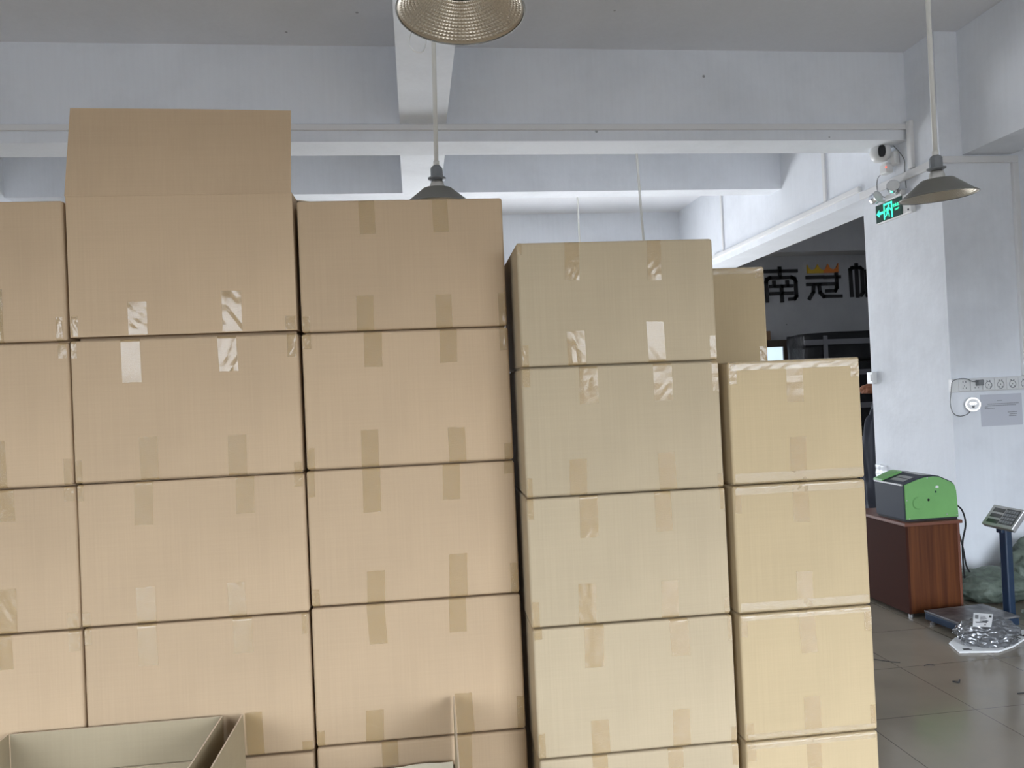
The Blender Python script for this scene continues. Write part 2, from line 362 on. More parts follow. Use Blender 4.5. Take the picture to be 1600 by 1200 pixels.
# ------------------------------------------------------------------ the room
def struct(name, bm, m, label=None):
    return tag(link(name, bm, m), label, None, None, 'structure')
XL, XR, YF, YB, ZC = -7.0, 9.5, -2.8, 11.8, 4.43
struct('floor', bbox(XL-.2, XR+.2, YF-.2, YB+.2, -.2, 0), M['floor'])
struct('ceiling', bbox(XL-.2, XR+.2, YF-.2, YB+.2, ZC, ZC+.25), M['ceil'])
bm = B()                                             # wall behind the camera with two wide shutter openings
xs = [XL-.2, DOORS[0][0], DOORS[0][1], DOORS[1][0], DOORS[1][1], XR+.2]
for a, b_ in ((0, 1), (2, 3), (4, 5)): box(bm, xs[a], xs[b_], YF-.2, YF, 0, ZC)
for a, b_ in ((1, 2), (3, 4)): box(bm, xs[a], xs[b_], YF-.2, YF, 2.75, ZC)
struct('wall_front', bm, M['wall'])
def wall_x(x0, x1, ya, yb, w_):
    bm = B(); a, b_, s0, s1 = w_[2:]
    box(bm, x0, x1, ya, a, 0, ZC); box(bm, x0, x1, b_, yb, 0, ZC); box(bm, x0, x1, a, b_, 0, s0); box(bm, x0, x1, a, b_, s1, ZC); return bm
struct('wall_left', wall_x(XL-.2, XL, YF-.2, YB, ADDED_SIDEWIN[0]), M['wall'])
for k, s in enumerate(ADDED_SIDEWIN):  # frames for the added side windows
    bm = B(); xa = s[0]+(-.12 if s[0] < 0 else .07)
    for i in range(5):
        y = s[2]+(s[3]-s[2])*i/4; box(bm, xa, xa+.05, max(s[2], y-.025), min(s[3], y+.025), s[4], s[5])
    for z in (s[4], (s[4]+s[5])/2, s[5]-.05): box(bm, xa, xa+.05, s[2], s[3], z, z+.05)
    struct('window_%d' % (k+3), bm, M['white'])
# back wall with two long windows behind the stacks
bm = B(); xs = [XL-.2, BACKWIN[0][0], BACKWIN[0][1], BACKWIN[1][0], BACKWIN[1][1], XR+.2]
for a, b_ in ((0, 1), (2, 3), (4, 5)): box(bm, xs[a], xs[b_], YB, YB+.2, 0, ZC)
for a, b_ in ((1, 2), (3, 4)): box(bm, xs[a], xs[b_], YB, YB+.2, 0, .3); box(bm, xs[a], xs[b_], YB, YB+.2, 2.5, ZC)
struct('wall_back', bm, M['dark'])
for k, s in enumerate(BACKWIN):
    bm = B()
    for i in range(7):
        x = s[0]+(s[1]-s[0])*i/6; box(bm, max(s[0], x-.025), min(s[1], x+.025), YB+.08, YB+.13, .3, 2.5)
    for z in (.3, 1.7, 2.45): box(bm, s[0], s[1], YB+.08, YB+.13, z, z+.05)
    struct('window_%d' % (k+1), bm, M['white'])
# white skin where the back wall is bright; the rest has shade in its colour
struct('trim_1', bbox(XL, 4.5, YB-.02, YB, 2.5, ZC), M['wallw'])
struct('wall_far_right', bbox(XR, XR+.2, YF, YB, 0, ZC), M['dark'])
# the long pier: column left face at x 4.257, front face at y 5.69
struct('wall_right', bbox(4.257, XR, 5.69, 6.77, 0, ZC, 0), M['wall'])
struct('ceiling_beam', bbox(XL, 4.257, 6.077, 6.42, 3.68, ZC), M['wallw'])
struct('ceiling_beam', bbox(XL, 4.257, 8.35, 8.62, 3.875, ZC), M['wallw'])
struct('ceiling_beam', bbox(4.257, 4.70, 6.77, YB-.02, 3.352, ZC), M['wallw'])
struct('ceiling_beam', bbox(4.455, 4.875, YF, 5.69, 3.43, ZC), M['wallw'])
struct('ceiling_beam', bbox(-.032, .33, YF, 6.077, 3.805, ZC), M['wallw'])
struct('ceiling_beam', bbox(-.045, .36, 6.42, 8.35, 3.875, ZC), M['wallw'])
struct('ceiling_beam', bbox(-.045, .36, 8.62, YB-.02, 3.875, ZC), M['wallw'])
struct('ceiling_beam', bbox(-4.46, -4.04, 6.42, YB-.02, 3.352, ZC), M['wallw'])
struct('ceiling_beam', bbox(-4.46, -4.04, YF, 6.077, 3.43, ZC), M['wallw'])
struct('ceiling_beam', bbox(XL, XR, 1.2, 1.55, 3.68, ZC), M['wallw'])
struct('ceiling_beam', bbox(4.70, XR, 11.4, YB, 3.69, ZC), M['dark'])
# side wall of the bay right of the camera, out of the frame
struct('wall_near_right', wall_x(7.2, 7.4, YF, 5.69, ADDED_SIDEWIN[1]), M['wall'])

# ------------------------------------------------------------------ cable trunking on beams and pier
def trunking(label, segs, mi='trunk'):
    bm = B()
    for s in segs: box(bm, *s)
    bevel(bm, .003, 1)
    return tag(link('cable_trunking', bm, M[mi]), label, 'cable trunking')
t = trunking('long white cable trunking running along the lower face of the front ceiling beam', [(-4.0, 4.235, 6.045, 6.077, 3.765, 3.808)])
t = trunking('short upright white trunking at the corner where the front beam meets the pier', [(4.222, 4.257, 5.99, 6.045, 3.42, 3.82)])
t = trunking('white cable trunking along the left face of the pier, below the security camera', [(4.225, 4.257, 5.66, 6.77, 3.345, 3.41)])
t = trunking('level white cable trunking across the top of the pier front', [(4.258, 4.925, 5.659, 5.6895, 3.36, 3.412)])
t = trunking('upright white cable trunking running down the pier front to the sockets', [(4.875, 4.925, 5.659, 5.6895, 1.629, 3.359)])
t = trunking('thin white trunking along the foot of the bright beam beyond the pier', [(4.220, 4.257, 6.78, 10.4, 3.425, 3.475)])
t = trunking('upright white conduit on the bright beam just left of the pier', [(4.235, 4.257, 7.38, 7.43, 3.475, 4.42)])
t = trunking('far upright white conduit on the bright beam above the pale cartons', [(4.235, 4.257, 10.02, 10.06, 3.475, 4.42)])
t = trunking('thin grey conduit along the ceiling of the far bay', [(1.0, 4.235, 10.02, 10.06, 4.395, 4.425)])

# ------------------------------------------------------------------ cartons
PHI = R_(-1.125)
DU = Vector((math.cos(PHI), math.sin(PHI), 0)); DN = Vector((-math.sin(PHI), math.cos(PHI), 0))
def on_plane(u, D, z=0.0): return DU*u + DN*D + Vector((0, 0, z))
BV = .009
def tape_bm(x0, x1, top, ln, H, jit=0.0, flat=False):
    # strip stuck on the front face (y=0) and folded over the rounded edge
    bm = B(); e = .0007; prof = []
    n_ = 7; L0 = max(ln-BV, .004)
    for i in range(n_): prof.append((-e, L0*(1-i/(n_-1))+BV))
    if not flat:
      for k in range(1, 5):
        a = k*math.pi/8; prof.append((BV-(BV+e)*math.cos(a), BV-(BV+e)*math.sin(a)))
    rows = []
    for j, (y, z) in enumerate(prof):
        zz = H-z if top else z+GAP
        row = []
        for i in range(5):
            x = x0+(x1-x0)*i/4+jit*(z-.06)
            dz = random.uniform(-.0012, .0012) if j == 0 else 0
            row.append(bm.verts.new((x, y-(random.uniform(0, .0006)), zz+dz)))
        rows.append(row)
    for a, b_ in zip(rows, rows[1:]):
        for i in range(4): bm.faces.new((a[i], a[i+1], b_[i+1], b_[i]))
    return bm
def htape_bm(W, H, wd, top, side=True):
    bm = B(); e = .0009; rows = []
    prof = [(-e, wd), (-e, wd*.6), (-e, BV)]+[(BV-(BV+e)*math.cos(k*math.pi/8), BV-(BV+e)*math.sin(k*math.pi/8)) for k in range(1, 5)]
    for y, z in prof:
        zz = H-z if top else z+GAP
        rows.append([bm.verts.new((BV+(W-2*BV)*i/24, y-random.uniform(0, .0006), zz)) for i in range(25)])
    for a, b_ in zip(rows, rows[1:]):
        for i in range(24): bm.faces.new((a[i], a[i+1], b_[i+1], b_[i]))
    return bm
GAP = .005
def carton_body(W, Dp, H):
    bm = bbox(0, W, 0, Dp, GAP, H, BV, 3); box(bm, .008, W-.008, .035, Dp-.035, 0, GAP+.001)
    return bm
STACK = {0: ('brown', 'leftmost stack, cut by the left edge', .50), 1: ('brown', 'brown stack that carries the open carton on top', .60),
         2: ('brown', 'brown stack next to the pale stack', .50), 3: ('yellow', 'pale stack in the middle', .48), 4: ('tan', 'short right-hand stack nearest the open floor', .69)}
ORD = ['topmost', 'second from the top', 'third from the top', 'fourth from the top', 'bottom one']
COLW = {'brown': 'brown', 'yellow': 'pale yellowish', 'tan': 'tan'}
NAME1 = {0: 'leftmost stack', 1: 'stack under the raised flap', 2: 'brown stack beside the pale stack', 3: 'middle stack', 4: 'low right-hand stack'}
DP = {0: 2.713, 1: 2.713, 2: 2.713, 3: 2.57, 4: 2.57}
for s, rows in BOX.items():
    for r, (ul, ur, z0, z1) in enumerate(rows):
        if s == 1 and r == 0: continue
        W, H = ur-ul, z1-z0
        dj = random.uniform(-.003, .003)
        n_rows = len(rows)
        if r == n_rows-1: od = 'bottom one'
        else: od = ORD[r]
        e = empty('cardboard_carton', on_plane(ul, DP[s]+dj, z0+(.0 if z0 < .01 else .0008)), PHI,
                  'sealed %s carton, %s of the %s' % (COLW[STACK[s][0]], od, NAME1[s]), 'cardboard box', 'sealed cartons in the wall of stacks')
        Hb = H-.0012
        link('body', carton_body(W, STACK[s][2], Hb), M[STACK[s][0]], e)
        for (a, b_, top, ln) in TAPE.get((s, r), []):
            if b_-a > .3:
                link('edge_tape', htape_bm(W, Hb, max(ln, .02), top), M['tapec'], e)
            else:
                link('tape_strip', tape_bm(a, b_, top, ln, Hb, random.uniform(-.05, .05) if b_-a > .04 else 0), M['tape'], e)
# stack standing behind the short tan one: only its top carton rises into view
for k in range(5):
    z0 = .437*k
    e = empty('cardboard_carton', on_plane(1.02, 3.30, z0+.0005), PHI,
              'shaded tan carton rising behind the low right-hand stack' if k == 4 else 'tan rear-stack carton behind the low right-hand stack, ' + ['at the very bottom', 'second from the floor', 'third from the floor', 'just under the top one', ''][k], 'cardboard box',
              'cartons of the rear stack')
    link('body', carton_body(.483, .69, .435), M['tan'], e)
    if k == 4:
        link('edge_tape', htape_bm(.483, .436, .03, True), M['tapec'], e)
        link('tape_strip', tape_bm(.445, .476, 0, .075, .436), M['tape'], e)
        link('tape_strip', tape_bm(.44, .476, 1, .05, .436), M['tape'], e)

TH = .005
def open_body(W, Dp, H, th=TH, z0=0):
    bm = B()
    if z0: box(bm, .01, W-.01, .05, Dp-.05, 0, z0)
    box(bm, 0, W, 0, th, z0, H); box(bm, 0, W, Dp-th, Dp, z0, H)
    box(bm, 0, th, th, Dp-th, z0, H); box(bm, W-th, W, th, Dp-th, z0, H); box(bm, th, W-th, th, Dp-th, z0, z0+th)
    return bm
# open carton on top of the second stack, tall flap standing up
ul, ur, z0, z1 = BOX[1][0]; W = ur-ul; H = z1-z0
oc = empty('open_carton', on_plane(ul, 2.713, z0+.0008), PHI, 'open-topped brown carton with its tall front flap standing upright, on the second stack', 'cardboard box')
link('body', open_body(W, .60, H-.001, z0=.011), M['brown'], oc)
for (a, b_, top, ln) in TAPE[(1, 0)]: link('tape_strip', tape_bm(a, b_, top, ln, H, 0, True), M['tape'], oc)
def slab(bm, q, th, nrm):
    nrm = Vector(nrm).normalized()*th
    lo = [bm.verts.new(Vector(p)) for p in q]; hi = [bm.verts.new(Vector(p)+nrm) for p in q]
    bm.faces.new(lo); bm.faces.new(hi[::-1]); n = len(q)
    for i in range(n): bm.faces.new((lo[i], lo[(i+1) % n], hi[(i+1) % n], hi[i])).material_index = 1
    return bm
FH = .302
link('flap', slab(B(), [(-.004, .002, H), (W-.003, .002, H), (W+.006, .018, H+FH-.012), (W*.5, .020, H+FH-.004), (.018, .018, H+FH)], TH, (0, 1, 0)), [M['brown'], M['edge']], oc)
link('score_line', bbox(0, W, -.0012, .003, H-.004, H+.0008, .0008, 1), M['brown'], oc)
link('flap', slab(B(), [(W, .10, H-.004), (W, .56, H-.004), (W+.045, .56, H-.003), (W+.09, .52, H-.024), (W+.14, .50, H-.024), (W+.14, .14, H-.024), (W+.075, .12, H-.012)], .004, (0, 0, 1)), [M['kraft'], M['edge']], oc)
link('flap', slab(B(), [(0, .58, H), (W, .58, H), (W, .85, H-.10), (0, .85, H-.10)], .004, (0, .3, 1)), [M['kraft'], M['edge']], oc)
link('flap', slab(B(), [(0, .05, H), (0, .55, H), (.02, .53, H-.28), (.02, .07, H-.28)], .004, (1, 0, 0)), [M['kraft'], M['edge']], oc)

# two open cartons standing on the floor in front of the stacks
def front_open(u0, u1, label, kind):
    W = u1-u0; Dp = .60; Hb = .398; T_ = .630
    e = empty('open_carton', on_plane(u0, 2.695-Dp, .0), PHI, label, 'cardboard box')
    link('body', open_body(W, Dp, Hb), M['kraft'], e)
    def flp(q, nr, m_='kraft', nm='flap'):
        return link(nm, slab(B(), q, .005, nr), [M[m_], M['edge']], e)
    flp([(0, .0, Hb), (0, Dp-.004, Hb), (-.004, Dp-.002, T_), (-.002, .02, T_)], (1, 0, 0))
    flp([(W-.005, .0, Hb), (W-.005, Dp-.004, Hb), (W-.003, Dp-.002, T_), (W-.003, .02, T_)], (1, 0, 0))
    flp([(.01, 0, Hb), (W-.01, 0, Hb), (W-.02, -.05, Hb-.22), (.02, -.05, Hb-.22)], (0, -1, 0))
    if kind == 'A':
        flp([(.006, Dp-.006, Hb), (W-.006, Dp-.006, Hb), (W-.006, Dp-.004, T_), (.006, Dp-.004, T_)], (0, 1, 0))
        flp([(.012, Dp-.05, .01), (W-.012, Dp-.05, .01), (W-.012, Dp-.014, .495), (.012, Dp-.014, .495)], (0, -1, 0), 'kraft', 'inner_panel')
    else:
        q = [(.012, Dp-.012, Hb), (W-.012, Dp-.012, Hb+.004)]
        back = [(W-.012-(W-.024)*i/16, Dp-.004+random.uniform(-.004, .002), Hb+.006+random.uniform(-.001, .004)) for i in range(17)]
        front = [(.012+(W-.024)*i/4, Dp-.17, Hb-.15) for i in range(5)]
        flp(back+front, (0, -.6, 1), 'linerp', 'folded_flap')
front_open(-1.416, -.741, 'open empty carton with upright flaps on the floor at bottom left', 'A')
front_open(-.674, .034, 'open carton with two upright side flaps and a folded-in cream flap, bottom centre', 'B')

# ------------------------------------------------------------------ pendant lamps
def make_lamp(loc, ztop, label, tilt=0.0, yaw=0.0, dtl=True, gap=(0, 0)):
    e = empty('pendant_lamp', loc, 0, label, 'lamp', 'industrial pendant lamps')
    Mt = Matrix.Rotation(tilt, 4, 'Y') @ Matrix.Rotation(yaw, 4, 'X')
    R0, R1, h = .20, .085, .088
    out = [(R1*.55, h+.008), (R1, h+.006), (R1+.006, h), (R0-.022, .016), (R0-.004, .004), (R0+.002, .001), (R0+.001, -.003), (R0-.002, -.002)]
    link('lamp_shade', lathe(B(), out, 64, M=Mt), M['aluout'], e, smooth=True)
    # facetted reflector inside
    bm = B(); na, nr = 84, 12; rings = []
    pr = [(R0-.004, .0), (R0-.010, .004)]+[(R0-.010+(R1-.004-R0+.010)*t_/nr, .004+(h-.010)*t_/nr) for t_ in range(1, nr+1)]
    for r, z in pr:
        rings.append([bm.verts.new(Mt @ Vector((r*math.cos(2*math.pi*i/na), r*math.sin(2*math.pi*i/na), z))) for i in range(na)])
    for j in range(len(pr)-1):
        for i in range(na):
            q = [rings[j][i], rings[j][(i+1) % na], rings[j+1][(i+1) % na], rings[j+1][i]]
            if j == 0: bm.faces.new(q); continue
            c = sum((v.co for v in q), Vector())/4
            ax = Mt @ Vector((0, 0, c.z)); d = Vector((c.x-ax.x, c.y-ax.y, .9*math.hypot(c.x-ax.x, c.y-ax.y))).normalized()
            cv = bm.verts.new(c-d*.0022)
            for k in range(4): bm.faces.new((q[k], q[(k+1) % 4], cv))
    link('reflector', bm, M['reflect'], e)
    link('reflector_plate', lathe(B(), [(0, h-.006), (R1-.006, h-.006), (R1, h-.001), (R1*.5, h+.001)], 48, M=Mt), M['aluout'], e, smooth=True)
    link('lamp_neck', lathe(B(), [(.042, h+.004), (.042, h+.012), (.040, h+.032), (.034, h+.050), (.026, h+.060), (0, h+.061)], 32, M=Mt), M['alu'], e, smooth=True)
    bm = B(); lathe(bm, [(.0, h+.054), (.032, h+.056), (.049, h+.064), (.050, h+.071), (.034, h+.074)], 40, M=Mt)
    lathe(bm, [(.034, h+.072), (.034, h+.122), (.028, h+.134), (.018, h+.141), (0, h+.141)], 8, M=Mt)
    link('lamp_socket', bm, M['greyp'], e)
    top = Vector((gap[0], gap[1], ztop-loc[2])); b0 = Mt @ Vector((0, 0, h+.135))
    link('rod', tube(B(), [b0, b0.lerp(top, .5), top], .0125, 14), M['rod'], e, smooth=True)
    link('rod_collar', tube(B(), [b0, b0+(top-b0).normalized()*.03], .017, 14), M['rod'], e, smooth=True)
    link('ceiling_rose', lathe(B(), [(0, ztop-loc[2]-.03), (.045, ztop-loc[2]-.03), (.055, ztop-loc[2])], 28, c=(gap[0], gap[1], 0)), M['white'], e)
    return e
l1 = make_lamp((.191, 2.391, 2.866), ZC, 'nearest aluminium pendant lamp, seen from below at the top edge', R_(1.5), R_(-3))
bm = tube(B(), spline([(-.15, .16, .02), (-.162, .165, -.02), (-.15, .17, -.045), (-.125, .175, -.05), (-.11, .18, -.03), (-.10, .17, .03)], 8), .0022, 8)
link('cable', bm, M['white'], l1, smooth=True)
make_lamp((.170, 4.30, 2.728), ZC, 'aluminium pendant lamp half hidden behind the brown carton top', 0, 0, gap=(.03, 0))
make_lamp((2.940, 3.957, 2.660), ZC, 'aluminium pendant lamp on a long rod in front of the right pier', R_(-3), R_(2))
make_lamp((2.36, 7.55, 2.735), ZC, 'pendant lamp in the middle bay, only its long rod rising above the pale cartons', gap=(-.05, 0))
make_lamp((2.27, 10.12, 2.735), ZC, 'pendant lamp of the farthest bay, only its thin rod visible above the pale cartons')

# ------------------------------------------------------------------ security camera, emergency light and exit sign on the pier's left face
e = empty('security_camera', (4.257, 6.29, 3.58), 0, 'white security camera with a black lens window, high on the pier', 'camera')
bm = bbox(-.05, 0, -.10, .10, -.07, .05, .012, 3); link('wall_bracket', bm, M['white'], e, smooth=False)
Mc = Matrix.Translation((-.115, 0, .06)) @ Matrix.Rotation(R_(62), 4, 'Z')
bm = B(); lathe(bm, [(0, .062), (.05, .060), (.085, .045), (.098, .018), (.098, 0), (.09, -.01), (0, -.012)], 40, M=Mc @ Matrix.Translation((0, 0, .07))); link('hood', bm, M['white'], e, smooth=True)
bm = B(); lathe(bm, [(0, .085), (.055, .075), (.08, .045), (.088, 0), (.08, -.045), (.055, -.075), (0, -.085)], 40, M=Mc); link('housing', bm, M['white'], e, smooth=True)
# lens looks out towards the room (-y, slightly left)
dl = Vector((-.42, -.90, -.05)).normalized()
bm = B(); q = []
for i in range(28):
    a = 2*math.pi*i/28; q.append((.030*math.copysign(abs(math.cos(a))**.7, math.cos(a)), .050*math.copysign(abs(math.sin(a))**.75, math.sin(a))))
prism(bm, q, 'y', -.012, .03)
o = link('lens_window', bm, M['black'], e); c0 = Vector((-.115, 0, .055))+dl*.078
o.location = c0; o.rotation_euler = (0, 0, math.atan2(dl.y, dl.x)+R_(90))
bm = B(); box(bm, -.10, -.03, -.05, .05, -.13, -.04); bevel(bm, .01, 2); link('swivel_base', bm, M['white'], e)
link('status_light', bbox(-.104, -.098, -.055, -.04, -.09, -.075), M['redled'], e)
bm = tube(B(), spline([(-.05, -.09, .09), (-.03, -.13, .03), (-.01, -.17, -.06), (-.006, -.16, -.15), (-.006, -.17, -.30)], 8), .004, 8)
tube(bm, spline([(-.07, .04, -.10), (-.05, .16, -.13), (-.03, .20, -.22), (-.03, .12, -.30), (-.03, 0, -.33), (-.02, -.10, -.30)], 8), .004, 8)
link('cable', bm, M['greyp'], e, smooth=True)

e = empty('emergency_light', (4.257, 6.26, 3.225), 0, 'twin-head emergency spotlight mounted directly above the green exit sign', 'lamp')
link('battery_case', bbox(-.05, 0, -.13, .10, -.005, .05, .01, 2), M['white'], e)
for (y, z, rz) in ((.16, .045, 12), (-.10, .075, -30)):
    Mh = Matrix.Translation((-.10, y, z)) @ Matrix.Rotation(R_(rz), 4, 'Z') @ Matrix.Rotation(R_(75), 4, 'X')
    bm = lathe(B(), [(0, -.05), (.03, -.047), (.047, -.03), (.052, 0), (.05, .03), (.052, .034)], 32, M=Mh)
    h_ = link('spot_head', bm, M['chrome'], e, smooth=True)
    link('spot_lens', lathe(B(), [(.05, .03), (.03, .036), (0, .038)], 32, M=Mh), M['white'], h_, smooth=True)
    link('arm', tube(B(), [(-.02, y*.6, 0), (-.10, y, z-.02)], .012, 10), M['white'], e)

e = empty('exit_sign', (4.257, 6.30, 3.135), 0, 'glowing green exit sign with an arrow and running man, on the pier', 'sign')
link('housing', bbox(-.045, 0, -.29, .205, -.085, .085, .008, 2), M['white'], e)
pn = link('sign_panel', bbox(-.050, -.045, -.175, .20, -.078, .080), M['exitbg'], e)
def ex(u, v, d): return (-.050-d, -u, v)              # u runs to the right in the photo (towards -y)
bm = B()
strokes(bm, [[(-.075, -.062), (-.075, .062), (.035, .062), (.035, -.062)]], .016, 0, .002, ex)     # door frame
strokes(bm, [[(-.16, 0), (-.10, 0)]], .022, 0, .002, ex)
for tri in ([(-.19, 0), (-.145, .034), (-.145, -.034)],):
    lo = [bm.verts.new(ex(u, v, 0)) for u, v in tri]; hi = [bm.verts.new(ex(u, v, .002)) for u, v in tri]; bm.faces.new(hi); bm.faces.new(lo[::-1])
# running figure
strokes(bm, [[(-.018, .020), (-.028, -.012)]], .024, 0, .002, ex)
strokes(bm, [[(-.014, .022), (.008, .016), (.018, .000)], [(-.018, .022), (-.045, .018), (-.052, .004)], [(-.026, -.014), (-.008, -.030), (-.004, -.052)], [(-.030, -.014), (-.044, -.034), (-.060, -.044)]], .010, 0, .002, ex)
ring = [bm.verts.new(ex(-.006+.011*math.cos(a), .040+.011*math.sin(a), .002)) for a in [2*math.pi*i/16 for i in range(16)]]; bm.faces.new(ring)
link('pictogram', bm, M['exitgl'], pn)
for body, sz, v in (('安全出口', .030, .022), ('EXIT', .022, -.014)):
    bm = text_mesh(body, sz, .001)
    for vt in bm.verts: x, y, z = vt.co; vt.co = ex(.108+x*(.98 if body != 'EXIT' else 1.4), v+y, z+.001)
    link('lettering', bm, M['exitgl'], pn)
bm = B()
for y, z in ((-.215, .05), (-.24, .02), (-.235, -.01)): box(bm, -.047, -.045, y-.005, y+.005, z-.005, z+.005)
link('indicator_lights', bm, M['exitgl'], e)
link('test_button', lathe(B(), [(0, .004), (.009, .003), (.009, 0)], 16, M=Matrix.Translation((-.045, -.25, -.055)) @ Matrix.Rotation(R_(-90), 4, 'Y')), M['black'], e)

# ------------------------------------------------------------------ lettering on the shaded back wall
YW = YB-.02
def sg(x, y): return (5.6365+(x-240)*.002005, 3.505-(y-208)*.001895)      # offsets measured on the wall
e = empty('wall_lettering', (5.6, YB, 3.0), 0, 'large black raised characters with a small crown on the shaded back wall', 'sign')
def ch(lines, wd=.052):
    bm = B(); L2 = [[(sg(*p)[0]-5.6, sg(*p)[1]-3.0) for p in ln] for ln in lines]
    strokes(bm, L2, wd, 0, .03, lambda u, v, d: (u, -d, v)); return bm
link('character', ch([[(244, 238), (518, 238)], [(378, 212), (378, 290)], [(262, 490), (260, 330), (266, 306), (290, 293), (476, 293), (500, 304), (510, 330), (510, 455), (495, 476), (452, 478)],
    [(325, 328), (325, 362)], [(437, 328), (437, 362)], [(294, 366), (476, 366)], [(294, 428), (476, 428)], [(388, 366), (388, 492)]]), M['ink'], e)
link('character', ch([[(610, 297), (744, 297)], [(762, 299), (886, 299)], [(861, 268), (861, 390), (845, 416), (774, 418)], [(766, 358), (858, 358)], [(612, 358), (745, 358)],
    [(662, 362), (655, 425), (622, 478)], [(710, 362), (714, 430), (745, 464), (892, 465)]]), M['ink'], e)
link('character', ch([[(988, 466), (984, 240), (1000, 226), (1070, 226), (1086, 240), (1086, 440), (1070, 462)], [(1038, 198), (1038, 472)], [(1185, 196), (1165, 240)], [(1125, 470), (1122, 256), (1275, 256), (1275, 468)], [(1122, 360), (1275, 360)], [(1122, 462), (1275, 462)]]), M['ink'], e)
def crown(pts):
    bm = B(); prism(bm, [(sg(*p)[0]-5.6, sg(*p)[1]-3.0) for p in pts], 'y', -.03, 0); return bm
link('crown_half', crown([(612, 190), (628, 222), (650, 236), (680, 226), (702, 188), (716, 222), (748, 240), (748, 263), (612, 263)]), M['gold'], e)
link('crown_half', crown([(748, 240), (772, 226), (790, 186), (806, 222), (832, 236), (860, 222), (879, 182), (877, 263), (748, 263)]), M['orange'], e)

# ------------------------------------------------------------------ things in the shaded room
e = empty('interior_window', (5.70, YB, 2.05), 0, 'small bright window in a dark wooden frame on the shaded back wall', 'window')
bm = B(); fx0, fx1, fz0, fz1 = -.42, .32, -.75, .285
for a in ((fx0, fx0+.14, fz0, fz1), (fx1-.14, fx1, fz0, fz1), (fx0+.14, fx1-.14, fz1-.11, fz1), (fx0+.14, fx1-.14, fz0, fz0+.11)): box(bm, a[0], a[1], -.09, 0, a[2], a[3])
link('frame', bm, M['frame'], e); link('pane', bbox(fx0+.14, fx1-.14, -.05, -.035, fz0+.11, fz1-.11), M['pane'], e)
tag(link('wooden_block', bbox(-.16, .045, -.07, .07, 0, .145, .006), M['oldwood'], None, (5.60, YB-.075, 2.336)), 'raw brown wooden block on top of the dark window frame', 'block of wood')
def bundle(loc, sx, sy, sz, seed, label):
    e = empty('wrapped_bundle', loc, R_(random.uniform(-2, 2)), label, 'package', 'black wrapped bundles stacked in the shaded room')
    bm = B(); box(bm, -sx/2, sx/2, -sy/2, sy/2, 0, sz); bmesh.ops.subdivide_edges(bm, edges=bm.edges[:], cuts=9, use_grid_fill=True)
    for v in bm.verts:
        p = v.co*3+Vector((seed, 0, 0)); k = noise.noise(p)*.05
        v.co.x += k*(1 if v.co.x > 0 else -1)*.6; v.co.y += noise.noise(p*1.7)*.03
        if v.co.z > sz*.6: v.co.z += -.02-.04*max(0, -v.co.x/sx-.05)-abs(k)*.4
    link('wrapping', bm, M['blackbag'], e, smooth=True)
    bm = B()
    for z in (sz*.62,): box(bm, -sx/2-.012, sx/2+.012, -sy/2-.032, -sy/2-.012, z-.038, z+.038)
    for x in (sx*.30, -sx*.28): box(bm, x-.03, x+.03, -sy/2-.036, -sy/2-.014, .03, sz-.08)
    link('packing_tape', bm, M['greytape'], e)
hh = [0, .49, .98, 1.46, 1.93]
nm = ['lowest', 'second', 'middle', 'fourth', 'topmost']
for i, z in enumerate(hh):
    bundle((6.28+.03*(i % 2), 10.75, z), 1.36, .55, (.48 if i < 4 else .45), i*3.1, '%s black plastic-wrapped bundle of the left pile in the shaded room' % nm[i])
for i in range(4):
    bundle((7.78, 10.3-.05*i, .48*i), 1.3, .6, .475, 20+i*2.3, '%s black plastic-wrapped bundle of the right pile in the shaded room' % nm[i if i < 3 else 4])

def lump(name, mat_, loc, r, seed, label, cat, amp=.25, freq=2.2, ridge=0.0, sub=5, group=None, rz=0, flat=True):
    bm = B(); bmesh.ops.create_icosphere(bm, subdivisions=sub, radius=1.0)
    for v in bm.verts:
        n_ = v.co.normalized(); p = n_*freq+Vector((seed, seed*.7, -seed))
        d = 1+amp*noise.noise(p)+amp*.45*noise.noise(p*2.3)
        if ridge: d += ridge*(1-abs(noise.noise(p*1.9))*3.2)*.5+ridge*.4*(.5-abs(noise.noise(p*4.1)))
        v.co = Vector((n_.x*r[0]*d, n_.y*r[1]*d, n_.z*r[2]*d))
        if flat: v.co.z = max(v.co.z, -r[2]*.55)
    if flat:
        for v in bm.verts: v.co.z += r[2]*.55
    o = link(name, bm, mat_, None, loc, smooth=True); o.rotation_euler.z = rz
    if label: tag(o, label, cat, group)
    return o
lump('clothing_heap', M['cloth'], (4.95, 7.75, 0), (.22, .18, .92), 3.3, 'tall dark heap of cloth seen in the slit left of the pier', 'cloth', .18, 2.0)
lump('clothing_heap', M['rust'], (4.86, 7.72, 1.50), (.13, .12, .07), 5.3, 'small rust brown cloth on top of the dark heap left of the pier', 'cloth', .15, 2.0)

